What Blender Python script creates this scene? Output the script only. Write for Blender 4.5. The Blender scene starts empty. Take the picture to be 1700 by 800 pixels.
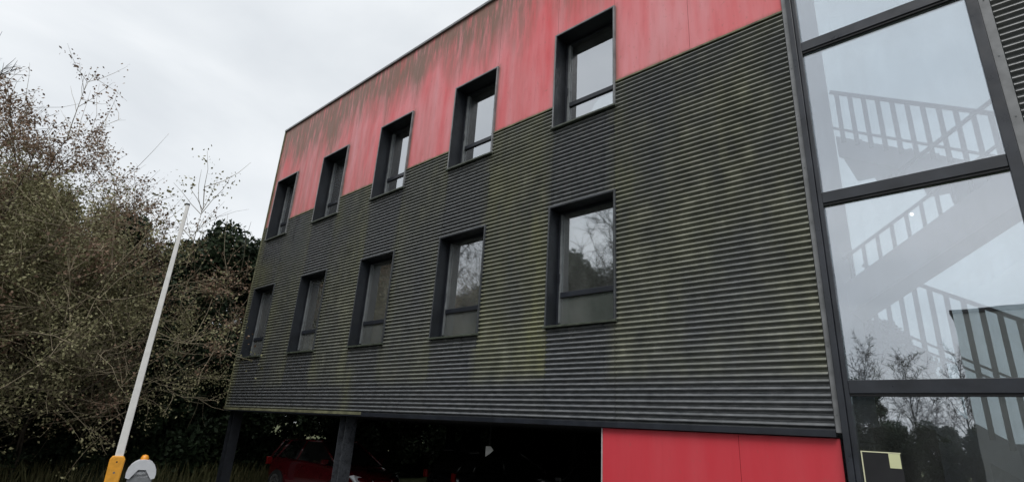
import bpy, bmesh, math, random
import numpy as np
from mathutils import Vector, Matrix, noise as mnoise
PI = math.pi
sc = bpy.context.scene
C = sc.collection
# ------------------------------------------------------------------ camera
yaw, pit, rol = math.radians(42.8071), math.radians(19.2854), math.radians(3.53625)
fw = Vector((-math.sin(yaw)*math.cos(pit), math.cos(yaw)*math.cos(pit), math.sin(pit)))
rt0 = Vector((math.cos(yaw), math.sin(yaw), 0)); up0 = rt0.cross(fw)
rt = math.cos(rol)*rt0 + math.sin(rol)*up0
up = -math.sin(rol)*rt0 + math.cos(rol)*up0
cd = bpy.data.cameras.new('camera'); cam = bpy.data.objects.new('camera', cd); C.objects.link(cam)
M = Matrix((rt, up, -fw)).transposed().to_4x4(); M.translation = Vector((4.16916, -6.80552, 1.95))
cam.matrix_world = M
cd.sensor_width = 36; cd.lens = 913.784/1700*36; cd.clip_start = .05; cd.clip_end = 3000
sc.camera = cam
# ------------------------------------------------------------------ world, sun, exposure
sc.view_settings.view_transform = 'Standard'; sc.view_settings.look = 'None'
sc.view_settings.exposure = 0.52; sc.view_settings.gamma = 1
SUN_EL, SUN_AZ = math.radians(56), math.radians(35)     # azimuth measured from -Y towards +X
w = bpy.data.worlds.new('World'); sc.world = w; w.use_nodes = True
nt = w.node_tree; nt.nodes.clear()
def N(t, **k):
    n = nt.nodes.new(t)
    for a, b in k.items(): setattr(n, a, b)
    return n
sky = N('ShaderNodeTexSky', sky_type='NISHITA', sun_disc=False)
sky.sun_elevation = SUN_EL; sky.sun_rotation = PI - SUN_AZ
sky.air_density = 1.2; sky.dust_density = 3.0
tc = N('ShaderNodeTexCoord'); mp = N('ShaderNodeMapping'); mp.inputs['Scale'].default_value = (1.0, 1.0, 2.2)
n1 = N('ShaderNodeTexNoise'); n1.inputs['Scale'].default_value = 2.1; n1.inputs['Detail'].default_value = 6
n1.inputs['Roughness'].default_value = .48; n1.inputs['Distortion'].default_value = .35
rp = N('ShaderNodeValToRGB')
rp.color_ramp.elements[0].position = .3; rp.color_ramp.elements[0].color = (.64, .675, .71, 1)
rp.color_ramp.elements[1].position = .72; rp.color_ramp.elements[1].color = (.93, .945, .96, 1)
e = rp.color_ramp.elements.new(.52); e.color = (.79, .82, .845, 1)
sc7 = N('ShaderNodeVectorMath', operation='SCALE'); sc7.inputs['Scale'].default_value = 7.9
mx = N('ShaderNodeMixRGB'); mx.inputs[0].default_value = .93
bg = N('ShaderNodeBackground'); bg.inputs['Strength'].default_value = .1
wo = N('ShaderNodeOutputWorld'); l = nt.links.new
l(tc.outputs['Generated'], mp.inputs['Vector']); l(mp.outputs[0], n1.inputs['Vector']); l(n1.outputs['Fac'], rp.inputs[0])
l(rp.outputs[0], sc7.inputs[0]); l(sky.outputs[0], mx.inputs[1]); l(sc7.outputs[0], mx.inputs[2])
l(mx.outputs[0], bg.inputs[0]); l(bg.outputs[0], wo.inputs[0])
ld = bpy.data.lights.new('sun', 'SUN'); ld.energy = 1.5; ld.angle = math.radians(28); ld.color = (1, .98, .95)
lo = bpy.data.objects.new('sun', ld); C.objects.link(lo)
sd = Vector((math.sin(SUN_AZ)*math.cos(SUN_EL), -math.cos(SUN_AZ)*math.cos(SUN_EL), math.sin(SUN_EL)))
lo.rotation_euler = sd.to_track_quat('Z', 'Y').to_euler(); lo.location = sd*40
sc.cycles.max_bounces = 8; sc.cycles.transparent_max_bounces = 16; sc.cycles.glossy_bounces = 4

# ------------------------------------------------------------------ helpers: materials
class Mat:
    def __init__(s, name):
        s.m = bpy.data.materials.new(name); s.m.use_nodes = True
        s.t = s.m.node_tree; s.t.nodes.clear()
        s.out = s.t.nodes.new('ShaderNodeOutputMaterial')
        s.co = s.t.nodes.new('ShaderNodeTexCoord')
    def n(s, ty, **k):
        o = s.t.nodes.new(ty)
        for a, b in k.items(): setattr(o, a, b)
        return o
    def l(s, a, b): s.t.links.new(a, b)
    def noise(s, scale=5, detail=4, vec=(1, 1, 1), rough=.55, src='Object', dist=0):
        m = s.n('ShaderNodeMapping'); m.inputs['Scale'].default_value = vec; s.l(s.co.outputs[src], m.inputs[0])
        n = s.n('ShaderNodeTexNoise'); n.inputs['Scale'].default_value = scale; n.inputs['Detail'].default_value = detail
        n.inputs['Roughness'].default_value = rough; n.inputs['Distortion'].default_value = dist
        s.l(m.outputs[0], n.inputs['Vector']); return n.outputs['Fac']
    def ramp(s, fac, stops):
        r = s.n('ShaderNodeValToRGB'); el = r.color_ramp.elements
        while len(el) < len(stops): el.new(.5)
        for e_, (p, c) in zip(el, stops):
            e_.position = p; e_.color = (*c, 1) if isinstance(c, tuple) else (c, c, c, 1)
        s.l(fac, r.inputs[0]); return r.outputs[0]
    def mix(s, f, a, b, mode='MIX'):
        m = s.n('ShaderNodeMixRGB', blend_type=mode)
        for i, v in ((0, f), (1, a), (2, b)):
            if isinstance(v, (int, float)): m.inputs[i].default_value = v if i == 0 else (v, v, v, 1)
            elif isinstance(v, tuple): m.inputs[i].default_value = (*v, 1)
            else: s.l(v, m.inputs[i])
        return m.outputs[0]
    def math(s, op, a, b=0, clamp=False):
        m = s.n('ShaderNodeMath', operation=op, use_clamp=clamp)
        for i, v in ((0, a), (1, b)):
            if isinstance(v, (int, float)): m.inputs[i].default_value = v
            else: s.l(v, m.inputs[i])
        return m.outputs[0]
    def attr(s, name):
        return s.n('ShaderNodeAttribute', attribute_name=name).outputs['Fac']
    def done(s, col, rough=.6, metal=0, spec=.5, bump=None, bs=.3, bd=.02, coat=0):
        p = s.n('ShaderNodeBsdfPrincipled')
        if isinstance(col, tuple): p.inputs['Base Color'].default_value = (*col, 1)
        else: s.l(col, p.inputs['Base Color'])
        if isinstance(rough, (int, float)): p.inputs['Roughness'].default_value = rough
        else: s.l(rough, p.inputs['Roughness'])
        p.inputs['Metallic'].default_value = metal; p.inputs['Specular IOR Level'].default_value = spec
        p.inputs['Coat Weight'].default_value = coat
        if bump is not None:
            b = s.n('ShaderNodeBump'); b.inputs['Strength'].default_value = bs; b.inputs['Distance'].default_value = bd
            s.l(bump, b.inputs['Height']); s.l(b.outputs[0], p.inputs['Normal'])
        s.l(p.outputs[0], s.out.inputs[0]); return s.m

def plain(name, col, rough=.6, var=.25, scale=8, metal=0, spec=.5, bs=.15, coat=0):
    m = Mat(name); f = m.noise(scale, 5)
    c = m.ramp(f, [(.3, tuple(v*(1-var) for v in col)), (.7, tuple(v*(1+var) for v in col))])
    r = m.ramp(m.noise(scale*2.3, 3), [(.3, max(.03, rough-.1)), (.7, min(1, rough+.1))])
    return m.done(c, r, metal, spec, m.noise(scale*6, 3), bs, .005, coat)

def mat_cladding():
    m = Mat('anthracite corrugated cladding')
    fine = m.noise(7, 6, (1, 1, 3)); big = m.noise(1.1, 5); sp = m.noise(28, 4, (.5, 1, 2.2))
    base = m.mix(m.ramp(fine, [(.3, 0.), (.75, 1.)]), (.060, .065, .072), (.155, .162, .171))
    alg = m.math('MULTIPLY', m.attr('algae'), m.ramp(m.noise(1.6, 6, (3.0, 1, .5)), [(.25, .45), (.65, 1.25)]), True)
    acol = m.ramp(m.noise(4, 6, (1, 1, .7)), [(.3, (.090, .095, .072)), (.55, (.18, .185, .132)), (.75, (.31, .315, .23))])
    c = m.mix(m.math('MULTIPLY', alg, .85), base, acol)
    # lichen specks
    s2 = m.math('MULTIPLY', m.ramp(sp, [(.60, 0.), (.72, 1.)]), m.math('ADD', m.math('MULTIPLY', alg, .35), .08), True)
    c = m.mix(s2, c, (.30, .31, .26))
    # yellow green streaks
    c = m.mix(m.math('MULTIPLY', m.attr('moss'), m.ramp(m.noise(3, 6, (3, 1, .6)), [(.3, .3), (.65, 1.)]), True), c, (.22, .225, .125))
    # dust on the upper side of each ridge
    r = m.math('ADD', .24, m.math('MULTIPLY', alg, .35), True)
    return m.done(c, r, 0, .85, fine, .1, .004)

def mat_red(name, base, pale, grimecol, fade):
    m = Mat(name)
    st = m.noise(1.5, 5, (2.0, 1, .22), .5); st2 = m.noise(5, 5, (2.0, 1, .35)); big = m.noise(.55, 4, (1.2, 1, .5))
    k = m.math('ADD', m.math('MULTIPLY', st, .6), m.math('MULTIPLY', big, .5))
    c = m.mix(m.ramp(k, [(.40, 0.), (.72, fade)]), base, pale)
    c = m.mix(m.ramp(st2, [(.5, 0.), (.75, .22*fade)]), c, tuple(v*.62 for v in base))
    g = m.math('MULTIPLY', m.attr('grime'), m.ramp(m.noise(3.2, 8, (2.6, 1, .35), .65), [(.34, .25), (.56, 1.4)]), True)
    c = m.mix(m.math('MULTIPLY', g, .9), c, grimecol)
    c = m.mix(m.ramp(m.noise(22, 5, (1, 1, .6)), [(.62, 0.), (.74, .35*fade)]), c, (.24, .13, .09))
    return m.done(c, m.ramp(st2, [(.3, .42), (.7, .6)]), 0, .4, st2, .05, .004)

def mat_glass(name, refl, tint, rcol=(.93, .96, 1.0), wav=.012, film=0., rough=0.):
    m = Mat(name)
    gl = m.n('ShaderNodeBsdfGlossy'); gl.inputs['Roughness'].default_value = rough; gl.inputs['Color'].default_value = (*rcol, 1)
    tr = m.n('ShaderNodeBsdfTransparent'); tr.inputs['Color'].default_value = (*tint, 1)
    b = m.n('ShaderNodeBump'); b.inputs['Strength'].default_value = wav; b.inputs['Distance'].default_value = .1
    m.l(m.noise(1.3, 2), b.inputs['Height']); m.l(b.outputs[0], gl.inputs['Normal'])
    lw = m.n('ShaderNodeLayerWeight'); lw.inputs['Blend'].default_value = .28
    f = m.math('ADD', m.math('MULTIPLY', lw.outputs['Fresnel'], 1-refl), refl, True)
    # thin film of dust on the pane
    df = m.n('ShaderNodeBsdfDiffuse'); df.inputs['Color'].default_value = (.45, .46, .44, 1)
    x = m.n('ShaderNodeMixShader'); m.l(f, x.inputs[0]); m.l(tr.outputs[0], x.inputs[1]); m.l(gl.outputs[0], x.inputs[2])
    y = m.n('ShaderNodeMixShader'); m.l(m.ramp(m.noise(2.5, 6, (1.5, 1, .5)), [(.35, .01+film), (.75, .05+film*1.6)]), y.inputs[0])
    m.l(x.outputs[0], y.inputs[1]); m.l(df.outputs[0], y.inputs[2]); m.l(y.outputs[0], m.out.inputs[0])
    return m.m

def mat_leaf(name, stops, scale=.9, tr=.15):
    m = Mat(name); f = m.mix(.5, m.noise(scale, 4), m.noise(scale*9, 3)); c = m.ramp(f, stops)
    d = m.n('ShaderNodeBsdfPrincipled'); m.l(c, d.inputs['Base Color']); d.inputs['Roughness'].default_value = .6
    d.inputs['Specular IOR Level'].default_value = .25
    t = m.n('ShaderNodeBsdfTranslucent'); m.l(c, t.inputs['Color'])
    x = m.n('ShaderNodeMixShader'); x.inputs[0].default_value = tr
    m.l(d.outputs[0], x.inputs[1]); m.l(t.outputs[0], x.inputs[2]); m.l(x.outputs[0], m.out.inputs[0]); return m.m

def mat_emit(name, col, st):
    m = Mat(name); e_ = m.n('ShaderNodeEmission'); e_.inputs[0].default_value = (*col, 1); e_.inputs[1].default_value = st
    m.l(e_.outputs[0], m.out.inputs[0]); return m.m

CLAD = mat_cladding()
RED = mat_red('weathered red facade panel', (.66, .090, .100), (.68, .28, .30), (.165, .110, .075), 1.)
REDLOW = mat_red('clean red facade panel', (.60, .035, .052), (.64, .10, .12), (.30, .04, .04), .5)
TRIM = plain('grey edge trim', (.17, .175, .18), .42, .3, 6)
TRIMD = plain('dark edge trim', (.05, .055, .06), .45, .3, 6)
PANG = plain('pale green lower blind', (.22, .27, .24), .8, .08, 3)
TRIMG = plain('mossy edge trim', (.13, .13, .075), .7, .5, 5)
DARK = plain('anthracite frame', (.016, .019, .026), .38, .3, 4)
MULL = plain('anthracite mullion', (.024, .027, .034), .36, .35, 3)
REVEAL = plain('dark reveal lining', (.009, .0115, .016), .5, .3, 4)
SASH = plain('grey sash', (.13, .14, .145), .35, .25, 6)
SILLM = plain('algae stained sill', (.05, .06, .045), .5, .5, 9)
GLASSW = mat_glass('window glass', .52, (.75, .8, .78))
GLASSL = mat_glass('dusty window glass', .42, (.75, .8, .78), film=.055, rough=.03)
GLASSP = mat_glass('lower pane glass', .16, (.8, .85, .82), film=.10, rough=.05)
GLASSS = mat_glass('stairwell glass', .36, (.84, .87, .9), (.93, .96, 1.0), .006, film=.01)
GLASSR = mat_glass('rear glazing', .04, (.82, .87, .87))
WHITEW = plain('white plaster', (.78, .78, .82), .8, .06, 3)
STAIRM = plain('pale stair concrete', (.58, .58, .62), .75, .08, 3)
BALM = plain('grey painted steel', (.075, .08, .095), .5, .1, 5)
INT = plain('interior wall', (.22, .23, .22), .8, .15, 2)
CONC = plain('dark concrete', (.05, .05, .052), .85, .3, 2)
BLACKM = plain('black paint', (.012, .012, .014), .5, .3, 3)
COLM = plain('anthracite steel column', (.014, .016, .020), .4, .4, 7)
WHITEP = plain('white paint', (.72, .72, .70), .4, .08, 9)
YEL = plain('yellow plastic', (.72, .33, .03), .45, .15, 12)
AMBER = plain('amber lens', (.75, .30, .03), .25, .15, 20)
GREYC = plain('grey metal casing', (.17, .18, .19), .5, .25, 9)
LIDM = plain('pale grey plastic lid', (.55, .57, .60), .5, .08, 7)
BARK = plain('grey brown bark', (.085, .070, .052), .9, .4, 3)
BARKD = plain('dark wet bark', (.035, .030, .025), .9, .4, 3)
TWIG = plain('olive brown twig', (.22, .185, .125), .85, .4, 1.5)
LEAFB = mat_leaf('dead brown leaf', [(.3, (.08, .052, .036)), (.5, (.19, .125, .085)), (.68, (.31, .225, .155))])
LEAFO = mat_leaf('olive leaf', [(.32, (.10, .095, .055)), (.5, (.205, .20, .105)), (.68, (.33, .30, .18))])
LEAFG = mat_leaf('evergreen leaf', [(.35, (.008, .016, .008)), (.52, (.022, .038, .018)), (.7, (.05, .075, .035))])
GRASS = mat_leaf('dry grass', [(.3, (.04, .045, .018)), (.5, (.09, .09, .04)), (.7, (.18, .155, .08))])
WALLG = plain('warehouse grey wall', (.32, .33, .31), .7, .15, .5)

# ------------------------------------------------------------------ helpers: objects
class MB:
    def __init__(s): s.v = []; s.f = []; s.mi = []; s.cur = 0
    def face(s, pts):
        i = len(s.v); s.v += [tuple(p) for p in pts]; s.f.append(tuple(range(i, i+len(pts)))); s.mi.append(s.cur)
    def box(s, x0, x1, y0, y1, z0, z1):
        i = len(s.v)
        s.v += [(x0,y0,z0),(x1,y0,z0),(x1,y1,z0),(x0,y1,z0),(x0,y0,z1),(x1,y0,z1),(x1,y1,z1),(x0,y1,z1)]
        for q in ((0,3,2,1),(4,5,6,7),(0,1,5,4),(1,2,6,5),(2,3,7,6),(3,0,4,7)):
            s.f.append(tuple(i+k for k in q)); s.mi.append(s.cur)
        return s
    def prism(s, poly, y0, y1):          # poly in (x,z)
        i = len(s.v); n = len(poly)
        s.v += [(x, y0, z) for x, z in poly] + [(x, y1, z) for x, z in poly]
        s.f.append(tuple(i+k for k in range(n))); s.f.append(tuple(i+n+k for k in reversed(range(n)))); s.mi += [s.cur]*2
        for k in range(n):
            s.f.append((i+k, i+n+k, i+n+(k+1) % n, i+(k+1) % n)); s.mi.append(s.cur)
        return s
    def bar(s, a, b, w, h):              # box section along a->b
        a = Vector(a); b = Vector(b); d = (b-a).normalized()
        u = Vector((0, 1, 0)) if abs(d.y) < .9 else Vector((1, 0, 0))
        x = d.cross(u).normalized(); y = d.cross(x)
        i = len(s.v)
        for p in (a, b):
            for sx, sy in ((-1,-1),(1,-1),(1,1),(-1,1)): s.v.append(tuple(p + x*(sx*w/2) + y*(sy*h/2)))
        for q in ((0,3,2,1),(4,5,6,7),(0,1,5,4),(1,2,6,5),(2,3,7,6),(3,0,4,7)):
            s.f.append(tuple(i+k for k in q)); s.mi.append(s.cur)
        return s
    def tube(s, pts, rad, n=6, cap=True):
        i = len(s.v); prev = None
        for k, p in enumerate(pts):
            p = Vector(p); d = (Vector(pts[min(k+1, len(pts)-1)]) - Vector(pts[max(k-1, 0)])).normalized()
            a = d.orthogonal().normalized() if prev is None else (prev - d*prev.dot(d)).normalized()
            prev = a; b = d.cross(a)
            for j in range(n):
                t = 2*PI*j/n; s.v.append(tuple(p + (a*math.cos(t)+b*math.sin(t))*rad[k]))
        for k in range(len(pts)-1):
            for j in range(n):
                q = i+k*n; s.f.append((q+j, q+(j+1) % n, q+n+(j+1) % n, q+n+j)); s.mi.append(s.cur)
        if cap:
            s.f.append(tuple(i+j for j in reversed(range(n)))); s.f.append(tuple(i+(len(pts)-1)*n+j for j in range(n))); s.mi += [s.cur]*2
        return s
    def lathe(s, prof, c=(0,0,0), n=24):   # (r,z)
        i = len(s.v)
        for r, z in prof:
            for j in range(n): s.v.append((c[0]+r*math.cos(2*PI*j/n), c[1]+r*math.sin(2*PI*j/n), c[2]+z))
        for k in range(len(prof)-1):
            for j in range(n):
                q = i+k*n; s.f.append((q+j, q+(j+1) % n, q+n+(j+1) % n, q+n+j)); s.mi.append(s.cur)
        return s
    def mesh(s, name, mats, smooth=False):
        me = bpy.data.meshes.new(name); me.from_pydata(s.v, [], s.f)
        for m in (mats if isinstance(mats, list) else [mats]): me.materials.append(m)
        if any(s.mi): me.polygons.foreach_set('material_index', s.mi)
        if smooth: me.polygons.foreach_set('use_smooth', [True]*len(s.f))
        me.update(); return me
    def obj(s, name, mats, parent=None, smooth=False, bevel=0):
        return link(name, s.mesh(name, mats, smooth), parent, bevel)
def link(name, me, parent=None, bevel=0):
    o = bpy.data.objects.new(name, me); C.objects.link(o)
    if parent: o.parent = parent
    if bevel:
        b = o.modifiers.new('bevel', 'BEVEL'); b.width = bevel; b.segments = 2; b.limit_method = 'ANGLE'
    return o
def tag(o, label=None, cat=None, group=None, kind=None):
    if label: o['label'] = label
    if cat: o['category'] = cat
    if group: o['group'] = group
    if kind: o['kind'] = kind
    return o
def thing(name, label, cat, loc=(0,0,0), rz=0, group=None):
    o = bpy.data.objects.new(name, None); C.objects.link(o); o.location = loc; o.rotation_euler = (0,0,rz)
    return tag(o, label, cat, group)
def dup(root, loc, rz, label, scale=1):
    r = root.copy(); C.objects.link(r); r.location = loc; r.rotation_euler = (0,0,rz); r['label'] = label
    r.scale = (scale,)*3
    for ch in list(root.children):
        c = ch.copy(); C.objects.link(c); c.parent = r
        for g in list(ch.children):
            d = g.copy(); C.objects.link(d); d.parent = c
    return r
def box(name, mats, parent, *a, bevel=0):
    return MB().box(*a).obj(name, mats, parent, bevel=bevel)

# ------------------------------------------------------------------ ground
def sheet(name, mat, x0, x1, y0, y1, z, n=1):
    m = MB()
    for i in range(n):
        for j in range(n):
            xa, xb = x0+(x1-x0)*i/n, x0+(x1-x0)*(i+1)/n; ya, yb = y0+(y1-y0)*j/n, y0+(y1-y0)*(j+1)/n
            m.face([(xa,ya,z),(xb,ya,z),(xb,yb,z),(xa,yb,z)])
    return tag(m.obj(name, mat), kind='structure')
am = Mat('worn asphalt'); f1 = am.noise(60, 4); f2 = am.noise(.6, 5)
AS = am.done(am.mix(am.ramp(f2, [(.35, 0.), (.7, 1.)]), am.ramp(f1, [(.3, .035), (.7, .06)]), am.ramp(f1, [(.3, .055), (.7, .085)])), .85, 0, .3, f1, .5, .01)
gm = Mat('rough lawn'); f1 = gm.noise(25, 5); f2 = gm.noise(.35, 5)
LAWN = gm.done(gm.mix(gm.ramp(f2, [(.35, 0.), (.7, 1.)]), gm.ramp(f1, [(.3, (.03, .05, .018)), (.7, (.07, .095, .035))]), gm.ramp(f1, [(.3, (.07, .06, .03)), (.7, (.12, .11, .06))])), .95, 0, .2, f1, .9, .05)
sheet('ground', LAWN, -600, 600, -600, 600, 0)
sheet('car_park', AS, -13.6, 16, -9.5, 10.2, .02)

# ------------------------------------------------------------------ the office building
B = thing('office_building', 'dark corrugated metal office block with faded red upper panels and square windows', 'building')
XL, XR, Z0, ZR, ZT = -12.80, 2.655, 2.19, 7.59, 11.165
PITCH, AMP = .0758, .0225
WX = [(-1.25-2.81*i, -2.81*i) for i in range(5)]        # window openings
LZ, UZ = (3.583, 5.603), (7.154, 9.155)
def smooth(a, b, x):
    t = max(0, min(1, (x-a)/(b-a))); return t*t*(3-2*t)
def algae(x, z):
    if x > 0 or x < XL: bay = .72 + .28*smooth(1.4, 2.6, x)
    else:
        u = (x/2.81 + .010*mnoise.noise(Vector((z*2.3, 0, x))) + .004) % 1.0   # 0 .. .555 bay right of a window's right edge, .555 .. 1 window column
        bay = .95 if u < .05 else (.72 if u < .548 else .10)
    n = mnoise.noise(Vector((x*.9, z*.5, 3.1)))
    bay *= max(.15, .9 + 1.1*n + .5*mnoise.noise(Vector((x*2.6, z*1.7, 5.5))))
    if x < -8: bay *= .7
    if -5.62 < x < -4.06: bay *= .6
    low = smooth(2.62, 2.86, z + .05*mnoise.noise(Vector((x*2, 1, 1))))
    if x > 4.6: bay *= .18
    return max(0, min(1, bay*(.06+.94*low)))
def moss(x, z):
    if x > 4.6: return 0
    v = 0.
    if x < .02:
        u = ((x/2.81) % 1.0)*2.81
        if u < .55: v = .42*(1-u/.55)*(1 if z > 2.8 else .15)
        if 1.1 < u < 1.56: v = max(v, .5*(u-1.1)/.46)*(1 if z > 2.8 else .1)
        if -2.81 < x < -1.25: v = max(v, (.38+.40*smooth(-2.1, -1.35, x))*smooth(2.78, 2.95, z+.1*mnoise.noise(Vector((x*3, 0, 0)))))
    elif x < .55: v = .55*(1-x/.55)*smooth(3.2, 5.2, z)
    v *= max(.1, .8+1.5*mnoise.noise(Vector((x*1.2, z*.75, 9)))+.6*mnoise.noise(Vector((x*3.5, z*1.8, 4))))
    v = max(v, .8*smooth(-11.0, -12.4, x)*smooth(5.4, 5.75, z)*(1-smooth(6.1, 6.7, z)))
    v = max(v, .7*(1-smooth(.0, .22, x-XL)))
    v = max(v, .75*max(0, 1-abs(x+6.75)/.28)*(1-smooth(2.9, 3.3, z)))
    v = max(v, .6*max(0, 1-abs(x+2.35)/.30)*(1-smooth(6.2, 6.9, z))*smooth(3, 3.6, z))
    v = max(v, .5*smooth(-6, -9, x)*(1-smooth(2.2, 2.3, z)))
    return min(1, v)
def clad(x0, x1, z0, z1, y=0.0, seg=9):
    nx = max(2, int((x1-x0)/.16)+1)
    xs = np.linspace(x0+.003, x1-.003, nx); h = PITCH/seg
    k0 = math.ceil((z0-Z0)/h + 1e-6); k1 = math.floor((z1-Z0)/h - 1e-6)
    zs = [z0] + [Z0+k*h for k in range(k0, k1+1)] + [z1]
    v = []; al = []; mo = []
    for z in zs:
        ph = ((z-Z0)/PITCH) % 1.0
        # deep narrow trough, steep underside, rounded face leaning back to the sky
        off = -AMP + 2*AMP*(smooth(.24, .42, ph) if ph < .45 else 1-.12*(ph-.45)/.28 if ph < .73 else .88*(1-smooth(.71, 1.02, ph)))
        for x in xs:
            yy = y - .018 - off + .0012*mnoise.noise(Vector((x*1.7, z*1.3, 0)))
            v.append((x, yy, z)); al.append(algae(x, z)); mo.append(moss(x, z))
    f = []
    for j in range(len(zs)-1):
        for i in range(nx-1):
            a = j*nx+i; f.append((a, a+1, a+nx+1, a+nx))
    me = bpy.data.meshes.new('cladding_sheet'); me.from_pydata(v, [], f); me.materials.append(CLAD)
    for nm, d in (('algae', al), ('moss', mo)):
        at = me.attributes.new(nm, 'FLOAT', 'POINT'); at.data.foreach_set('value', d)
    me.polygons.foreach_set('use_smooth', [True]*len(f)); me.update()
    return link('cladding_sheet', me, B)
cols = []                                   # (x0,x1,is_window)
prev = XR
for a, b in WX:
    cols.append((b, prev, False)); cols.append((a, b, True)); prev = a
cols.append((XL, prev, False))
for x0, x1, win in cols:
    if not win: clad(x0, x1, Z0, ZR)
    else: clad(x0, x1, Z0, LZ[0]); clad(x0, x1, LZ[1], UZ[0])
for i in range(3): clad(4.665+2.81*i, 4.665+2.81*(i+1), Z0, ZT-.1)

def grime(x, z, top):
    v = 0.
    if top:
        v = 1.1*max(0, 1-(ZT-z)/(1.7+1.4*mnoise.noise(Vector((x*1.1, 0, 7)))+.6*mnoise.noise(Vector((x*3.3, 0, 7)))))**.8
        v = max(v, 0)*(.65+.35*smooth(0, -6, x))
        v = max(v, .7*(1-smooth(.0, .11, z-ZR)))
        for a, b in WX:
            dx = max(a-x, x-b, 0); dz = max(UZ[0]-z, z-UZ[1], 0); d = math.hypot(dx, dz*1.2)
            v = max(v, .75*(1-smooth(0, .13, d)))
        v = max(v, .55*(1-smooth(0, .35, x-XL)))
        v += .28*smooth(-3, -12, x)
        v += .25*mnoise.noise(Vector((x*1.1, z*.35, 2)))
    else: v = .6*(1-smooth(0, .1, 2.16-z))*max(0, mnoise.noise(Vector((x*4, 0, 0)))+.3)
    return max(0, min(1, v))
def redpanel(x0, x1, z0, z1, y, mat, top=True, name='red_panel'):
    g = .0025; nx = max(2, int((x1-x0)/.08)); nz = max(2, int((z1-z0)/.08))
    xs = np.linspace(x0+g, x1-g, nx); zs = np.linspace(z0, z1, nz); v = []; gr = []
    for z in zs:
        for x in xs:
            v.append((x, y-.012, z)); gr.append(grime(x, z, top))
    f = [(j*nx+i, j*nx+i+1, (j+1)*nx+i+1, (j+1)*nx+i) for j in range(nz-1) for i in range(nx-1)]
    n0 = len(v)                                            # rim going back 12 mm
    v += [(xs[0], y+.02, z0), (xs[-1], y+.02, z0), (xs[-1], y+.02, z1), (xs[0], y+.02, z1)]; gr += [.3]*4
    c0, c1, c2, c3 = 0, nx-1, nz*nx-1, (nz-1)*nx
    f += [(n0, n0+1, c1, c0), (n0+1, n0+2, c2, c1), (n0+2, n0+3, c3, c2), (n0+3, n0, c0, c3)]
    me = bpy.data.meshes.new(name); me.from_pydata(v, [], f); me.materials.append(mat)
    at = me.attributes.new('grime', 'FLOAT', 'POINT'); at.data.foreach_set('value', gr); me.update()
    return link(name, me, B)
for x0, x1, win in cols:
    if win: redpanel(x0, x1, UZ[1]+.002, ZT-.05, 0, RED)
    elif x1-x0 > 2: redpanel(x0, (x0+x1)/2, ZR+.02, ZT-.05, 0, RED); redpanel((x0+x1)/2, x1, ZR+.02, ZT-.05, 0, RED)
    else: redpanel(x0, x1, ZR+.02, ZT-.05, 0, RED)
# flashing between red panels and cladding (broken by the windows)
for x0, x1, win in cols:
    if not win: box('flashing', TRIMG, B, x0, x1, -.045, .0, ZR-.004, ZR+.022)
box('coping', TRIM, B, XL-.03, 14, -.06, .35, ZT-.05, ZT+.015, bevel=.005)
box('corner_trim', TRIMG, B, XL-.035, XL-.001, -.048, .02, Z0-.02, ZT-.052)
box('bottom_trim', DARK, B, XL-.035, XR, -.050, .03, Z0-.075, Z0-.002, bevel=.004)
box('drip_edge', TRIMG, B, XL-.03, -6.0, -.056, -.0505, Z0-.045, Z0+.012)
box('edge_trim', TRIM, B, XR+.002, XR+.060, -.040, .03, Z0-.03, ZT-.052, bevel=.004)
box('edge_trim', TRIM, B, 4.575, 4.662, -.040, .03, .0, ZT-.052, bevel=.004)
# structural wall behind the cladding with real openings
m = MB()
for x0, x1, win in cols:
    if not win: m.box(x0, x1, .021, .30, Z0-.07, ZT-.06)
    else:
        m.box(x0, x1, .021, .30, Z0-.07, LZ[0]); m.box(x0, x1, .021, .30, LZ[1], UZ[0]); m.box(x0, x1, .021, .30, UZ[1], ZT-.06)
m.obj('wall_core', CONC, B)
box('side_wall', CONC, B, 4.68, 14, .021, .3, 0, ZT-.06)
box('gable_wall', CONC, B, XL-.0, XL+.25, .302, 9.9, Z0-.07, ZT-.06)
box('gable_wall', CONC, B, 13.7, 14, .302, 9.9, 0, ZT-.06)
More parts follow.
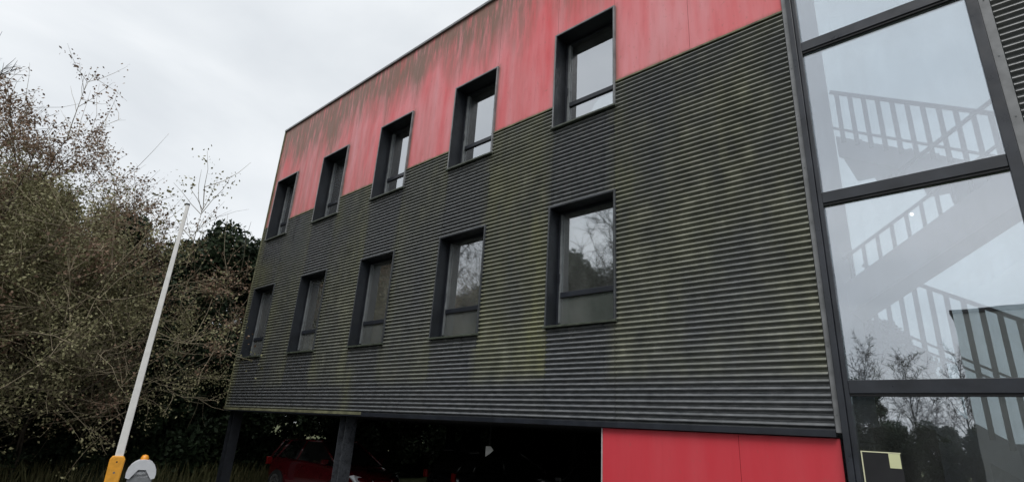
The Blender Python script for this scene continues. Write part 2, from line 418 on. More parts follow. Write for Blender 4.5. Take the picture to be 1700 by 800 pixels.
# windows
def make_window(x0, z0, h, tz, tm=None):
    w = x1w = 1.25
    m = MB(); t = .028
    # proud edge frame
    for a in ((x0-t, x0, z0-t, z0+h+t), (x0+w, x0+w+t, z0-t, z0+h+t), (x0, x0+w, z0+h, z0+h+t)):
        m.box(a[0], a[1], -.062, .02, a[2], a[3])
    fr = m.obj('window', tm or TRIM, B)
    r = MB(); k = .012
    r.box(x0, x0+k, -.055, .27, z0, z0+h); r.box(x0+w-k, x0+w, -.055, .27, z0, z0+h)
    r.box(x0+k, x0+w-k, -.055, .27, z0+h-k, z0+h)
    r.obj('reveal', REVEAL, fr)
    s = MB(); s.prism([(x0-t-.01, z0-.035), (x0+w+t+.01, z0-.035), (x0+w+t+.01, z0), (x0-t-.01, z0)], -.095, .0)
    D = .19 if tm else .25
    s.box(x0+k, x0+w-k, .0, D-.004, z0, z0+.018)
    s.obj('sill', SILLM, fr, bevel=.004)
    f = MB(); a, b = x0+k+.002, x0+w-k-.002; zb, zt = z0+.02, z0+h-k-.002; p = .045 if tm else .055
    f.box(a, a+p, D, D+.065, zb, zt); f.box(b-p, b, D, D+.065, zb, zt)
    f.box(a+p, b-p, D, D+.065, zt-p, zt); f.box(a+p, b-p, D, D+.065, zb, zb+p*1.1)
    f.box(a+p, b-p, D-.003, D+.063, z0+tz, z0+tz+.085)
    f.obj('frame', DARK, fr, bevel=.004)
    q = MB(); ia = a+p; sw = .028 if tm else .05                     # opening sash
    q.box(ia+.002, ia+sw, D-.012, D+.028, zb+.07, zt-p-.003)
    q.obj('sash', SASH, fr, bevel=.004)
    hd = MB(); hd.box(ia+.008, ia+.024, D-.030, D-.0125, z0+tz+.25, z0+tz+.40); hd.obj('handle', DARK, fr, bevel=.003)
    g = MB(); g.box(ia+.004, b-p-.002, D+.030, D+.042, z0+tz+.085, zt-p); g.obj('pane', GLASSL if tm else GLASSW, fr)
    g = MB(); g.box(ia+.004, b-p-.002, D+.030, D+.042, zb+p*1.1, z0+tz); g.obj('pane', GLASSP if tm else GLASSW, fr)
    if tm: MB().box(ia+.004, b-p-.002, D+.068, D+.075, zb+p*1.1, z0+tz+.02).obj('lower_blind', PANG, fr)
    return fr
for a, b in WX:
    make_window(a, LZ[0], LZ[1]-LZ[0], .505, TRIMD); make_window(a, UZ[0], UZ[1]-UZ[0], .56)
# floors, rooms
for nm, z in (('soffit', Z0-.06), ('floor_slab', 6.1), ('roof_slab', 10.5)):
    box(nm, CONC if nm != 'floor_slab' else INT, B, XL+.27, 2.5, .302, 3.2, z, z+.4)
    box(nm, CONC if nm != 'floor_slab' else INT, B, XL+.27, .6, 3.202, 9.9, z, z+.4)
box('roof_slab', CONC, B, 2.502, 13.68, .302, 3.4, 10.95, 11.08)
box('partition_wall', INT, B, XL+.27, .6, 4.2, 4.35, Z0+.35, 6.098)
box('partition_wall', INT, B, XL+.27, .6, 4.2, 4.35, 6.502, 10.498)
for i in range(4):
    xw = WX[i][0]-.8
    box('partition_wall', INT, B, xw, xw+.1, .304, 4.198, Z0+.35, 6.098); box('partition_wall', INT, B, xw, xw+.1, .304, 4.198, 6.502, 10.498)
box('partition_wall', INT, B, .602, .70, 3.202, 9.9, Z0-.05, 10.9)
box('rear_wall', CONC, B, XL, .6, 9.902, 10.2, Z0-.07, ZT-.06)
# the red ground floor panels and their room
redpanel(-.225, 1.625, .02, Z0-.085, .02, REDLOW, False); redpanel(1.625, XR+.02, .02, Z0-.085, .02, REDLOW, False)
box('panel_edge', plain('pale panel edge', (.45, .42, .42), .5, .1), B, -.240, -.226, -.001, .06, .02, Z0-.085)
box('ground_wall', CONC, B, -.225, XR, .062, .3, .0, Z0-.08)
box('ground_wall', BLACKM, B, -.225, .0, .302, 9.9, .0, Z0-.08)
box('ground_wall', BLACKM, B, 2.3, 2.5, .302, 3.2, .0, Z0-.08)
# ------------------------------------------------------------------ stairwell glazing
G = MB()
XG0, XG1 = 2.83, 4.475
G.box(XR+.062, XG0-.05, -.075, .12, 0, ZT-.052)
G.box(XG0-.048, XG0, -.050, .12, 0, ZT-.052)
G.box(XG1, 4.573, -.066, .12, 0, ZT-.052)
gl = G.obj('stair_glazing', MULL, B, bevel=.006)
zt = [2.69, 4.84, 6.98, 9.13]
for z in zt: MB().box(XG0+.001, XG1-.001, -.056, .10, z-.135, z).obj('transom', MULL, gl, bevel=.005)
for z in zt: box('gasket', BLACKM, gl, XG0+.001, XG1-.001, -.040, .02, z-.160, z-.136)
zs = [.05]+zt+[ZT-.06]
for i in range(5): MB().box(XG0+.001, XG1-.001, .000, .012, zs[i]+.001, zs[i+1]-(.161 if i < 4 else 0)).obj('glass_pane', GLASSS, gl)
# screws on the trims
scr = MB()
for k in range(14):
    z = .9+k*.72
    for x in (4.62, 2.686):
        scr.lathe([(.0, -.0), (.007, .0), (.007, .004), (0, .005)], (0, 0, 0), 8)
        n = 32
        for q in range(len(scr.v)-n, len(scr.v)):
            vx, vy, vz = scr.v[q]; scr.v[q] = (x+vx, -.041-vz, z+vy)
s_ = scr.obj('screws', SASH, B); s_['kind'] = 'stuff'
# ------------------------------------------------------------------ interior of the stairwell
box('stair_wall', WHITEW, B, 2.52, 2.70, .302, 2.05, 2.3, 10.94)
box('stair_wall', WHITEW, B, 9.0, 9.2, .302, 3.3, 0, 10.49)
box('stair_wall', WHITEW, B, 2.52, 8.99, 3.3, 3.4, 0, 2.2)
rg = MB()
for x in (2.2, 5.6, 9.0): rg.box(x-.02, x+.02, 3.3, 3.4, 2.2, 10.49)
rgo = rg.obj('rear_glazing', BALM, B)
k = 0
for x in (2.2, 5.6): MB().box(x+.022, x+3.378, 3.34, 3.35, 2.2, 10.49).obj('rear_pane', GLASSR, rgo)
box('ground_slab', CONC, B, 2.6, 9, .302, 3.29, .0, .05)
def stair(name, parts):
    root = parts[0]; return root
def flight(poly, y0, y1, mat=STAIRM, name='stair_flight'):
    return MB().prism(poly, y0, y1).obj(name, mat, B)
def line(p, q):
    s = (q[1]-p[1])/(q[0]-p[0]); return lambda x: p[1]+(x-p[0])*s
def balusters(root, x0, x1, step, y, zb, zt_, w=.05, d=.012):
    me = None; x = x0
    while x < x1:
        MB().box(x, x+w, y-d/2, y+d/2, zb(x+w/2), zt_(x+w/2)).obj('baluster', BALM, root); x += step
# upper flight, comes down to the right
Ut = line((2.80, 7.36), (4.53, 6.33)); Ub = line((2.56, 6.84), (4.4, 5.75))
x0, x1 = 2.72, 7.2
st_top = lambda x: Ub(x)-.13
fl = flight([(x0, st_top(x0)), (x1, st_top(x1)), (x1, st_top(x1)-.34), (x0, st_top(x0)-.34)], 2.02, 2.10)
balusters(fl, 2.62, 6.8, .17, 2.0, lambda x: Ub(x)-.22, Ut, .062)
MB().bar((2.74, 2.0, Ut(2.74)), (x1, 2.0, Ut(x1)), .05, .05).obj('handrail', BALM, fl)
MB().bar((2.64, 2.0, Ub(2.64)), (x1, 2.0, Ub(x1)), .03, .035).obj('bottom_rail', BALM, fl)
for i in range(15):
    xa = 2.75+i*.29; za = st_top(xa)-.10
    box('step', STAIRM, fl, xa, xa+.289, 2.102, 3.2, za-.20, za)
# middle flight, rises to the right near the glass
Mt = line((2.88, 4.15), (4.19, 4.99)); Ml = line((2.68, 3.64), (4.58, 4.79))
x0, x1 = 2.45+.27, 6.6
fl = flight([(x0, Ml(x0)), (x1, Ml(x1)), (x1, Mt(x1)), (x0, Mt(x0))], 1.17, 1.23, WHITEW)
Mh = line((3.48, 5.43), (4.47, 6.06)); Mr = lambda x: Mt(x)+.33
MB().prism([(x0, Ml(x0)+.02), (x1, Ml(x1)+.02), (x1, Ml(x1)+.16), (x0, Ml(x0)+.16)], 1.232, 1.99).obj('flight_slab', STAIRM, fl)
balusters(fl, 2.78, 6.2, .17, 1.2, lambda x: Mt(x)-.05, Mr, .045)
MB().bar((x0, 1.2, Mr(x0)), (x1, 1.2, Mr(x1)), .035, .03).obj('bottom_rail', BALM, fl)
MB().bar((3.2, 1.2, Mh(3.2)), (x1, 1.2, Mh(x1)), .045, .04).obj('handrail', BALM, fl)
# lower flight, falls to the right
Dr = line((2.90, 3.71), (4.08, 2.99)); Db = line((3.70, 2.40), (4.01, 2.19)); Dt = lambda x: Dr(x)+.85
x0, x1 = 2.72, 5.9
fl = flight([(x0, Db(x0)), (x1, Db(x1)), (x1, Db(x1)-.42), (x0, Db(x0)-.42)], 2.62, 2.70, WHITEW)
balusters(fl, 2.75, 5.6, .17, 2.6, lambda x: Db(x)-.1, Dt, .062)
MB().bar((x0, 2.6, Dr(x0)), (x1, 2.6, Dr(x1)), .03, .03).obj('bottom_rail', BALM, fl)
MB().bar((x0, 2.6, Dr(x0)-.12), (x1, 2.6, Dr(x1)-.12), .03, .03).obj('bottom_rail', BALM, fl)
MB().bar((x0, 2.6, Dt(x0)), (x1, 2.6, Dt(x1)), .05, .05).obj('handrail', BALM, fl)
box('stair_wall', plain('grey plaster', (.34, .36, .38), .8, .08, 2), B, 3.72, 8.9, 2.72, 2.8, .05, 2.2)
# inner door with pale frame and a notice
nb = MB().box(2.862, 3.185, -.016, -.001, 1.55, 1.99).obj('notice_board', BLACKM, B)
box('board_edge', plain('cream board edge', (.70, .70, .48), .5, .1), nb, 2.850, 2.861, -.018, -.001, 1.55, 2.0)
box('board_edge', plain('cream board edge', (.70, .70, .48), .5, .1), nb, 2.862, 3.185, -.018, -.001, 1.9905, 2.0)
box('notice', plain('yellowed paper', (.66, .68, .40), .7, .05), nb, 3.085, 3.180, -.020, -.0165, 1.855, 1.988)
box('stair_wall', BLACKM, B, 2.71, 3.34, 1.54, 1.62, .05, 2.29)
# small ceiling light under the stair, seen as a bright dot
lm = MB(); lm.lathe([(.0, -.02), (.016, -.014), (.020, 0), (.016, .014), (0, .02)], (3.55, 1.10, 4.80), 12)
lm.obj('stair_lamp', mat_emit('lit lamp', (1, .98, .95), 3.0), B, True)

# columns under the overhang
def column(x, y, mat=None):
    m = MB(); h = Z0-.078; w, dd = .26, .26
    m.box(x-w/2, x-w/2+.022, y-dd/2, y+dd/2, 0, h); m.box(x+w/2-.022, x+w/2, y-dd/2, y+dd/2, 0, h)
    m.box(x-w/2+.022, x+w/2-.022, y-.01, y+.01, 0, h); m.box(x-w/2-.06, x+w/2+.06, y-dd/2-.06, y+dd/2+.06, .02, .045)
    return m.obj('column', mat or COLM, B)
column(-12.62, .25); column(-6.88, .25, plain('lit grey steel column', (.045, .049, .056), .3, .4, 7))  # light on the middle column's flange put into a paler steel tone
for x in (-12.6, -6.75, -1.0): column(x, 8.5)

# ------------------------------------------------------------------ barrier
br = thing('parking_barrier', 'raised white parking barrier arm with yellow holder and domed grey cabinet', 'barrier', (-8.28, -3.08, .02), math.radians(74))
m = MB()                                                  # cabinet with arched top
arch = [(-.21, 0), (.21, 0), (.23, .78)] + [(.23*math.cos(t), .86+.22*math.sin(t)*1.0) for t in np.linspace(.0, PI, 9)] + [(-.23, .78)]
m.prism([(x*.86, z) for x, z in arch], -.13, .17); m.obj('cabinet', GREYC, br, bevel=.01)
lid = [(.235*math.cos(t), .84+.25*math.sin(t)) for t in np.linspace(-.25, PI+.25, 13)]
inn = [(-.17, .76), (-.06, .92), (.06, .92), (.17, .76)]
MB().prism(lid+inn, -.155, -.131).obj('lid', LIDM, br)
top = MB(); top.prism([(x*1.01, z+.004) for x, z in lid], -.13, .18); top.obj('cover', LIDM, br)
bb = MB(); bb.lathe([(.07, 1.085), (.068, 1.12), (.045, 1.16), (0, 1.175)], (0, 0, 0), 16); bb.obj('beacon', AMBER, br, True)
am_ = MB(); am_.prism([(-.068, -.05), (.068, -.05), (.034, 5.06), (-.034, 5.06)], -.03, .03)
ao = am_.obj('barrier_arm', WHITEP, br, bevel=.012); ao.location = (-.41, -.02, 1.06)
MB().box(-.036, .036, -.036, .036, 5.06, 5.09).obj('end_cap', BLACKM, ao)
ho = MB(); ho.prism([(-.11, -.55), (.11, -.55), (.12, .02), (.09, .08), (-.09, .08), (-.12, .02)], -.07, .07)
hh = ho.obj('arm_holder', YEL, br, bevel=.02); hh.location = (-.42, -.02, 1.06)
for zz_ in (-.20, -.38):
    MB().lathe([(.0, -.014), (.016, -.014), (.018, 0), (0, 0)], (0, 0, 0), 8).obj('bolt', SASH, hh).matrix_local = Matrix.Translation((.0, -.071, zz_)) @ Matrix.Rotation(PI/2, 4, 'X')
box('door_seam', BLACKM, br, -.165, .165, -.1315, -.130, .70, .706)
box('lock', SASH, br, .10, .135, -.140, -.1305, .60, .64, bevel=.004)
MB().lathe([(.0, -.018), (.014, -.018), (.014, 0), (0, 0)], (0, 0, 0), 8).obj('bolt', BLACKM, hh).matrix_local = Matrix.Translation((.0, -.072, -.02)) @ Matrix.Rotation(PI/2, 4, 'X')

# ------------------------------------------------------------------ cars
TYRE = plain('tyre rubber', (.015, .015, .015), .8, .2); RIM = plain('alloy rim', (.35, .35, .36), .3, .1, metal=.9)
CGL = mat_glass('car glass', .12, (.05, .06, .06))
LENS = plain('headlight lens', (.75, .77, .8), .08, .1, 30, spec=1)
def car(label, loc, rz, paint):
    t = thing('parked_car', label, 'car', loc, rz, 'cars parked under the building')
    # length along x, front at +x ; stations: x, halfwidth, zlow, zbelt, zshoulder
    st = [(-2.05,.60,.38,.62,.75),(-1.98,.74,.28,.85,.98),(-1.6,.84,.24,.93,1.0),(-.8,.87,.22,.92,.98),(.2,.875,.22,.90,.95),(.9,.87,.22,.88,.93),
          (1.35,.85,.22,.80,.86),(1.8,.79,.24,.70,.77),(2.05,.66,.28,.60,.68),(2.12,.5,.36,.52,.58)]
    v = []; f = []; n = 9
    for x, hw, zl, zb, zs in st:
        ring = [(hw*.9, zl), (hw*.985, zl+.12), (hw, (zl+zb)/2), (hw*.975, zb), (hw*.90, (zb+zs)/2+.02)]
        pts = [(x, -a, z) for a, z in ring] + [(x, a, z) for a, z in reversed(ring)]
        pts.insert(5, (x, 0, zs+.03)); pts = pts[:]
        v += pts
    n = 11
    for i in range(len(st)-1):
        for j in range(n): a = i*n+j; b = i*n+(j+1) % n; f.append((a, a+n, b+n, b))
    f.append(tuple(range(n))); f.append(tuple(reversed(range((len(st)-1)*n, len(st)*n))))
    me = bpy.data.meshes.new('body'); me.from_pydata(v, [], f); me.materials.append(paint)
    me.polygons.foreach_set('use_smooth', [True]*len(f)); me.update()
    bo = link('body', me, t); sm = bo.modifiers.new('sub', 'SUBSURF'); sm.levels = sm.render_levels = 2
    gs = [(-1.93,.70,.93,.62,1.05),(-1.55,.80,.96,.60,1.40),(-.6,.83,.94,.62,1.47),(.2,.83,.93,.60,1.44),(1.15,.78,.88,.66,.92)]
    g = MB(); g.v = []
    for x, hw, zb, hr, zr in gs: g.v += [(x,-hw,zb),(x,-hr,zr),(x,hr,zr),(x,hw,zb)]
    for i in range(len(gs)-1):
        q = i*4
        g.f += [(q, q+4, q+5, q+1), (q+3, q+2, q+6, q+7)]; g.mi += [0, 0]
        g.f.append((q+1, q+5, q+6, q+2)); g.mi.append(1 if i in (1, 2) else 0)
    g.f += [(0, 1, 2, 3)]; g.mi += [0]
    g.obj('cabin_glass', [CGL, paint], t)
    for s in (-1, 1):
        for a, b in (((-1.93,.70,.93),(-1.55,.60,1.40)), ((-1.55,.60,1.41),(.2,.60,1.45)), ((.2,.60,1.44),(1.15,.76,.90)), ((-.5,.83,.94),(-.45,.61,1.46)), ((-1.5,.8,.95),(-1.2,.62,1.42))):
            MB().tube([(a[0], s*a[1], a[2]), (b[0], s*b[1], b[2])], [.035, .035], 6).obj('pillar', paint, t, True)
    for x in (-1.28, 1.3):
        for s in (-1, 1):
            wh = MB(); 
            pr = [(.0,-.1),(.22,-.1),(.30,-.1),(.315,-.07),(.315,.07),(.30,.1),(.22,.1),(0,.1)]
            wh.lathe(pr, (0,0,0), 24); wo_ = wh.obj('wheel', TYRE, t, True); wo_.location = (x, s*.80, .315); wo_.rotation_euler = (PI/2, 0, 0)
            rr = MB(); rr.lathe([(.20, 0), (.20, .012), (.16, .004), (.05, .016), (0, .016)], (0,0,0), 20)
            ro = rr.obj('rim', RIM, wo_); ro.location = (0, 0, -s*.10); ro.rotation_euler = (0 if s < 0 else PI, 0, 0)
    for s in (-1, 1):
        h = MB(); h.v = [(2.06,s*.30,.60),(2.10,s*.30,.50),(1.96,s*.72,.52),(1.72,s*.80,.70),(1.80,s*.74,.73)]
        h.f = [(0,1,2,3,4)]; h.mi = [0]
        ho_ = h.obj('headlight', LENS, t); sd_ = ho_.modifiers.new('s', 'SOLIDIFY'); sd_.thickness = .05; sd_.offset = 0
        ho_.location = (.02, 0, 0)
        MB().box(-2.06, -2.0, s*.70-.08, s*.70+.08, .72, .92).obj('tail_light', plain('tail light', (.3, .01, .01), .2), t, bevel=.015)
        MB().box(.78, .92, s*.93-.09, s*.93+.09, .92, 1.05).obj('wing_mirror', paint, t, bevel=.03)
    MB().box(2.085, 2.13, -.45, .45, .36, .46).obj('grille', BLACKM, t, bevel=.01)
    return t
CRED = plain('red car paint', (.10, .005, .009), .2, .08, 2, coat=1)
CBLK = plain('black car paint', (.012, .012, .014), .2, .1, 2, coat=1)
CGRY = plain('dark grey car paint', (.05, .052, .058), .25, .1, 2, metal=.5, coat=1)
car('red hatchback parked between the two steel columns under the overhang', (-10.55, 2.3, .02), math.radians(6), CRED)
car('black car parked in the dark under the building right of the steel column', (-7.2, 5.6, .02), math.radians(80), CBLK)
car('dark grey car parked under the building beside the red ground floor panels', (-3.6, 5.6, .02), math.radians(-84), CGRY)
# small white sign added in place of an unidentified bright patch in the dark
sg = MB(); sg.prism([(-.16, -.22), (.02, -.10), (.20, .06), (.06, .22), (-.16, .22)], -.01, .01)
so = thing('bright_patch_board', 'small white board added under the building to stand for an unidentified bright patch', 'stand_in', (-3.5, 1.2, 1.62), .5)
b_ = sg.obj('board', WHITEP, so); b_.scale = (.42, 1, .42)
MB().tube([(0, .02, 0), (0, .02, .50)], [.006, .006], 8).obj('rod', COLM, so)

# ------------------------------------------------------------------ vegetation
def quads(pts, nrm_rand, size, rng, aspect=.55, name='crown', mat=None, droop=0):
    P = np.array(pts); n = len(P)
    d = rng.normal(size=(n, 3)); d /= np.linalg.norm(d, axis=1)[:, None]
    e_ = rng.normal(size=(n, 3)); e_ -= (e_*d).sum(1)[:, None]*d; e_ /= np.linalg.norm(e_, axis=1)[:, None]
    s = size*rng.uniform(.6, 1.4, n)[:, None]
    a = d*s; b = e_*s*aspect
    V = np.empty((n*4, 3)); V[0::4] = P-a; V[1::4] = P+b; V[2::4] = P+a; V[3::4] = P-b
    me = bpy.data.meshes.new(name); me.vertices.add(n*4); me.vertices.foreach_set('co', V.ravel())
    me.loops.add(n*4); me.loops.foreach_set('vertex_index', np.arange(n*4))
    me.polygons.add(n); me.polygons.foreach_set('loop_start', np.arange(n)*4)
    me.materials.append(mat); me.update(calc_edges=True); return me
def bare_tree(seed, H, spread=.9, limbs=9, sub=8, twigs=7, upw=.7, trunk_h=.35, r0=.13, tw=1.0):
    """returns MB of trunk+limbs, MB of twigs, list of twig points"""
    rnd = random.Random(seed); T = MB(); K = MB(); pts = []
    def path(p, d, L, n, wob, lift):
        out = [Vector(p)]; d = Vector(d).normalized()
        for _ in range(n):
            d = (d + Vector((rnd.uniform(-wob, wob), rnd.uniform(-wob, wob), rnd.uniform(-wob, wob)+lift))).normalized()
            out.append(out[-1]+d*(L/n))
        return out, d
    tp, _ = path((0, 0, 0), (0, 0, 1), H*.92, 9, .10, .05)
    T.tube(tp, [r0*(1-.88*k/9) for k in range(10)], 8)
    for i in range(limbs):
        t = trunk_h + (1-trunk_h)*(i+.5)/limbs*.95; k = t*9; a = int(k); p = tp[a].lerp(tp[min(a+1, 9)], k-a)
        an = i*2.4+rnd.uniform(-.5, .5); L = H*spread*(.62-.42*t)*rnd.uniform(.8, 1.2)
        lp, ld_ = path(p, (math.cos(an), math.sin(an), upw*rnd.uniform(.6, 1.3)), L, 6, .16, .05)
        rr = r0*.42*(1-.5*t); T.tube(lp, [rr*(1-.85*q/6) for q in range(7)], 5)
        for j in range(sub):
            s = .18+.82*(j+rnd.random())/sub; q = min(5, int(s*6)); pp = lp[q].lerp(lp[q+1], min(1, s*6-q))
            dd = (ld_*.6 + Vector((rnd.gauss(0, .7), rnd.gauss(0, .7), rnd.gauss(.15, .5)))).normalized()
            L2 = L*rnd.uniform(.22, .5)
            bp, bd = path(pp, dd, L2, 4, .2, .06)
            K.tube(bp, [rr*.34, rr*.26, rr*.19, rr*.12, .003], 4, False)
            for m_ in range(twigs):
                s2 = .15+.85*rnd.random(); q2 = min(3, int(s2*4)); p2 = bp[q2].lerp(bp[q2+1], min(1, s2*4-q2))
                d3 = (bd*.7 + Vector((rnd.gauss(0, .7), rnd.gauss(0, .7), rnd.gauss(.1, .6)))).normalized()
                wp, _d = path(p2, d3, L2*rnd.uniform(.35, .8), 3, .25, .04)
                K.tube(wp, [.008*tw, .006*tw, .0045*tw, .0025*tw], 3, False)
                pts += [(wp[0].lerp(wp[1], rnd.random())), wp[1].lerp(wp[2], rnd.random()), wp[2].lerp(wp[3], rnd.random())]
    return T, K, pts
def leafy(seed, H, nleaf, jit, size, lmat, bark=BARK, **k):
    T, K, pts = bare_tree(seed, H, **k); rng = np.random.default_rng(seed)
    P = np.array([tuple(p) for p in pts]); 
    # leaves gather in clumps: keep twigs whose cell noise is high
    keep = [i for i, p in enumerate(P) if mnoise.noise(Vector(p)*1.3+Vector((seed, 0, 0))) > -.1]
    idx = rng.choice(keep, nleaf); L = P[idx] + rng.normal(size=(nleaf, 3))*jit
    L = L[L[:, 2] > .15]
    return T.mesh('trunk', bark, True), K.mesh('branches', TWIG), quads(L, 1, size, rng, .6, 'crown', lmat)
def plant(meshes, names, label, loc, rz=0, group=None, cat='tree', nm='deciduous_tree', s=1):
    t = thing(nm, label, cat, loc, rz, group); t.scale = (s, s, s)
    for me, n_ in zip(meshes, names): link(n_, me, t)
    return t
NM = ('trunk', 'branches', 'crown')
bigA = leafy(11, 10.2, 15000, .10, .042, LEAFB, spread=1.15, limbs=12, sub=11, twigs=9, upw=.8, trunk_h=.12, r0=.15)
bigB = leafy(23, 7.6, 11000, .09, .040, LEAFB, spread=1.25, limbs=12, sub=10, twigs=9, upw=.55, trunk_h=.1, r0=.12)
shr = leafy(37, 5.2, 46000, .13, .029, LEAFO, spread=1.5, limbs=14, sub=10, twigs=10, upw=.5, trunk_h=.05, r0=.08)
GA = 'deciduous trees and bushes left of the building'
plant(bigA, NM, 'tall twiggy tree with sparse brown leaves reaching highest against the sky', (-15.6, -5.5, 0), .4, GA, s=.93)
plant(bigA, NM, 'tall twiggy tree at the far left edge behind the barrier', (-15.6, -10.2, 0), 2.6, GA, s=.78)
plant(bigB, NM, 'brown leaved tree just left of the building behind the white barrier arm', (-17.2, -3.2, 0), 1.0, GA, s=1.08)
plant(bigB, NM, 'lower spreading tree whose twigs overhang the left corner of the building', (-16.5, -1.5, 0), 3.9, GA, s=.84)
GB = 'olive thicket bushes left of the building'
for (x, y, rz, s, lab) in ((-14.2, -6.8, .3, 1.2, 'olive twiggy bush at the left edge under the tall tree'),
        (-14.8, -5.2, 2.1, 1.2, 'olive twiggy bush directly behind the domed barrier cabinet'),
        (-15.2, -3.9, 4.0, .95, 'olive brown bush between the barrier arm and the building corner'),
        (-17.6, -6.4, 5.1, 1.55, 'taller olive bush behind the thicket at the far left'),
        (-18.4, -4.6, 1.2, 1.4, 'taller olive bush behind the white arm under the brown leaved tree')):
    plant(shr, NM, lab, (x, y, 0), rz, GB, 'bush', 'thicket_bush', s)
def blob_tree(seed, H, R, nleaf, lsize, mat, base=.0, core=True, squash=1.0):
    rng = np.random.default_rng(seed); rnd = random.Random(seed); pts = []; cl = []
    for i in range(90):
        t = i/90.; z = base + (H-base)*t; r = R*(.75+.5*t if t < .4 else .95)*(1-max(0, t-.4)**1.6)
        a = rnd.uniform(0, 2*PI); q = r*math.sqrt(rnd.uniform(.25, 1))
        cl.append((q*math.cos(a), q*math.sin(a)*squash, z, R*rnd.uniform(.16, .34)))
    cl = np.array(cl); idx = rng.integers(0, len(cl), nleaf); d = rng.normal(size=(nleaf, 3)); d /= np.linalg.norm(d, axis=1)[:, None]
    L = cl[idx, :3] + d*cl[idx, 3:4]*(rng.uniform(.55, 1.08, nleaf)[:, None])
    L = L[L[:, 2] > .05]
    crown = quads(L, 1, lsize, rng, .55, 'crown', mat)
    T = MB(); T.tube([(0, 0, 0), (.05, 0, H*.5), (0, .05, H*.85)], [.2, .14, .04], 8)
    for i in range(0, 90, 2):
        x, y, z, r = cl[i]; T.tube([(0, 0, max(.3, z-.6*math.hypot(x, y))), (x*.5, y*.5, z-.2*math.hypot(x, y)), (x, y, z)], [.05, .035, .015], 5, False)
    return T.mesh('trunk', BARKD, True), crown
evA = blob_tree(5, 7.4, 2.3, 62000, .075, LEAFG); evB = blob_tree(8, 5.0, 2.1, 46000, .075, LEAFG)
GE = 'dark evergreen trees behind the thicket'
for (x, y, rz, s, lab) in ((-17.0, .3, 0, 1.10, 'dark evergreen tree rising right beside the building corner'),
        (-16.9, -1.9, 2, 1.02, 'dark evergreen tree behind the white barrier arm'),
        (-19.6, -5.0, 4, 1.1, 'dark evergreen tree hidden behind the tall twiggy tree'),
        (-18.8, -8.6, 1, 1.0, 'dark evergreen tree at the far left edge'),
        (-20.0, 4.5, 3, 1.1, 'dark evergreen tree seen low behind the overhang')):
    plant(evA, ('trunk', 'crown'), lab, (x, y, 0), rz, GE, 'tree', 'evergreen_tree', s)
GH = 'dark evergreen bushes along the car park'
for i, (x, y, s, lab) in enumerate(((-16.6, 1.6, .9, 'dark evergreen bush left of the corner column'), (-16.9, -1.0, .8, 'dark evergreen bush low behind the barrier arm'),
        (-16.2, -4.4, .8, 'dark evergreen bush low behind the barrier cabinet'), (-15.6, -7.6, .8, 'dark evergreen bush low at the left edge'), 
        (-16.0, 5.5, 1.0, 'dark evergreen bush behind the red car'), (-17.5, 9.0, 1.15, 'dark evergreen bush behind the red car at the rear corner'), (-14.6, 12.0, 1.1, 'dark evergreen bush behind the building at its left end'), (-12.0, 12.4, 1.1, 'dark evergreen bush behind the building past the red car'),
        (-9.3, 12.1, 1.1, 'dark evergreen bush behind the building past the white board'), (-6.7, 12.4, 1.1, 'dark evergreen bush behind the building at its middle'),
        (-4.0, 12.1, 1.1, 'dark evergreen bush seen through the undercroft next to the red panels'), (-1.3, 12.4, 1.1, 'dark evergreen bush behind the red panel room'), (-19, 15.0, 1.2, 'dark evergreen bush added in the back row to hide sky gaps, leftmost'), (-15.8, 15.0, 1.2, 'dark evergreen bush added in the back row to hide sky gaps, second from the left'), (-12.6, 15.0, 1.2, 'dark evergreen bush added in the back row to hide sky gaps, third from the left'), (-9.4, 15.0, 1.2, 'dark evergreen bush added in the back row to hide sky gaps, in its middle'), (-6.2, 15.0, 1.2, 'dark evergreen bush added in the back row to hide sky gaps, third from the right'), (-3, 15.0, 1.2, 'dark evergreen bush added in the back row to hide sky gaps, second from the right'), (0.2, 15.0, 1.2, 'dark evergreen bush added in the back row to hide sky gaps, rightmost'))):  # back row added to block sky gaps and keep the undercroft dark
    plant(evB, ('trunk', 'crown'), lab, (x, y, 0), i*1.3, GH, 'bush', 'evergreen_bush', s)
# undergrowth at the foot of the thicket
rng = np.random.default_rng(3); W = MB(); rnd = random.Random(9)
for i in range(5200):
    x = rnd.uniform(-16.5, -13.2); y = rnd.uniform(-10, 6)
    if x > -13.7 and rnd.random() < .6: continue
    h = rnd.uniform(.15, .75); a = rnd.uniform(0, 2*PI); l_ = rnd.uniform(.0, .35)*h; ww = rnd.uniform(.006, .014)
    c, s = math.cos(a), math.sin(a)
    W.face([(x-s*ww, y+c*ww, 0), (x+s*ww, y-c*ww, 0), (x+c*l_*.5+s*ww*.6, y+s*l_*.5-c*ww*.6, h*.6), (x+c*l_, y+s*l_, h), (x+c*l_*.5-s*ww*.6, y+s*l_*.5+c*ww*.6, h*.6)])
tag(W.obj('undergrowth', GRASS), 'tangled dry grass and weeds at the foot of the trees', 'undergrowth', kind='stuff')

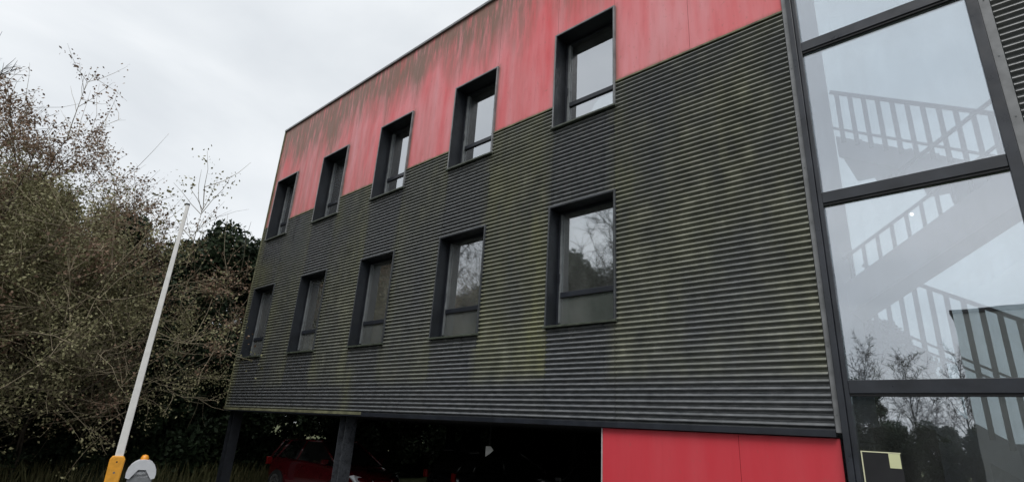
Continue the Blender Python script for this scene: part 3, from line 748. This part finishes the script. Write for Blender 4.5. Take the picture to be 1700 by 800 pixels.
# ------------------------------------------------------------------ what the glass reflects: the street side behind the camera
bt = [bare_tree(s, 14.5, spread=.7, limbs=20, sub=10, twigs=7, upw=1.1, trunk_h=.25, r0=.17, tw=1.8) for s in (51, 64)]
bt += [bare_tree(s, 11.0, spread=.62, limbs=24, sub=9, twigs=6, upw=1.6, trunk_h=.18, r0=.10, tw=1.9) for s in (71, 85)]
btm = [(T.mesh('trunk', BARKD, True), K.mesh('branches', BARKD)) for T, K, _ in bt]
GR = 'bare trees across the car park, seen in the windows'
for (x, y, s, k, lab) in ((-7.6, -17.5, 1.05, 0, 'bare tree reflected in the large lower window'), (-11.4, -18.0, 1.08, 1, 'bare tree behind the evergreen hedge across the car park'),
        (-15.8, -16.2, 1.0, 0, 'bare tree reflected in the second lower window'), (-19.5, -13.4, 1.05, 1, 'bare tree reflected in the middle upper window'),
        (-22.5, -9.0, 1.0, 0, 'bare tree reflected in the leftmost upper windows'), (-6.2, -51, 1.08, 2, 'bare tree far across the lawn, leftmost in the stairwell glass'),
        (-2.6, -50, 1.0, 3, 'bare tree far across the lawn, middle one in the stairwell glass'), (.5, -52, .98, 2, 'bare tree far across the lawn beside the grey warehouse'),
        (-1.3, -47, .6, 2, 'small bare tree far across the lawn between two taller ones')):
    plant(btm[k], ('trunk', 'branches'), lab, (x, y, 0), k*1.9+x, GR, 'tree', 'bare_tree', s)
for (x, y, s, lab) in ((-9.6, -14.6, 1.36, 'dark evergreen across the car park reflected in the large lower window'), (-13.0, -13.2, 1.42, 'dark evergreen across the car park, second of the hedge row'),
        (-16.6, -12.0, 1.18, 'dark evergreen across the car park, third of the hedge row'), (-20.0, -9.8, 1.3, 'dark evergreen across the car park, last of the hedge row'), (-1.7, -23.0, .66, 'dark rounded evergreen mirrored low in the stairwell glass')):
    plant(evA, ('trunk', 'crown'), lab, (x, y, 0), x, 'evergreens across the car park, seen in the windows', 'tree', 'evergreen_tree', s)
for i, lab in enumerate(('first', 'second', 'third', 'fourth', 'fifth')):
    plant(evB, ('trunk', 'crown'), lab+' dark bush from the left in the row at the far side of the lawn', (-9.5+i*2.9, -44+(i % 2), 0), i*1.7, 'bushes at the far side of the lawn', 'bush', 'evergreen_bush', .82)
wh = thing('warehouse', 'grey flat roofed warehouse across the lawn, mirrored in the stairwell glass', 'building', (2.55, -23.2, 0))
MB().box(0, 26, -14, 0, 0, 7.95).obj('wall', WALLG, wh)
MB().box(-.1, 26.1, -14.1, .1, 7.952, 8.12).obj('coping', BLACKM, wh)
jn = MB()
for i in range(22):
    MB().box(i*1.2+.01, i*1.2+1.19, .001, .03, .4, 7.9).obj('wall_panel', WALLG, wh)
box('door', DARK, wh, 5, 8, .031, .08, 0, 3.2)
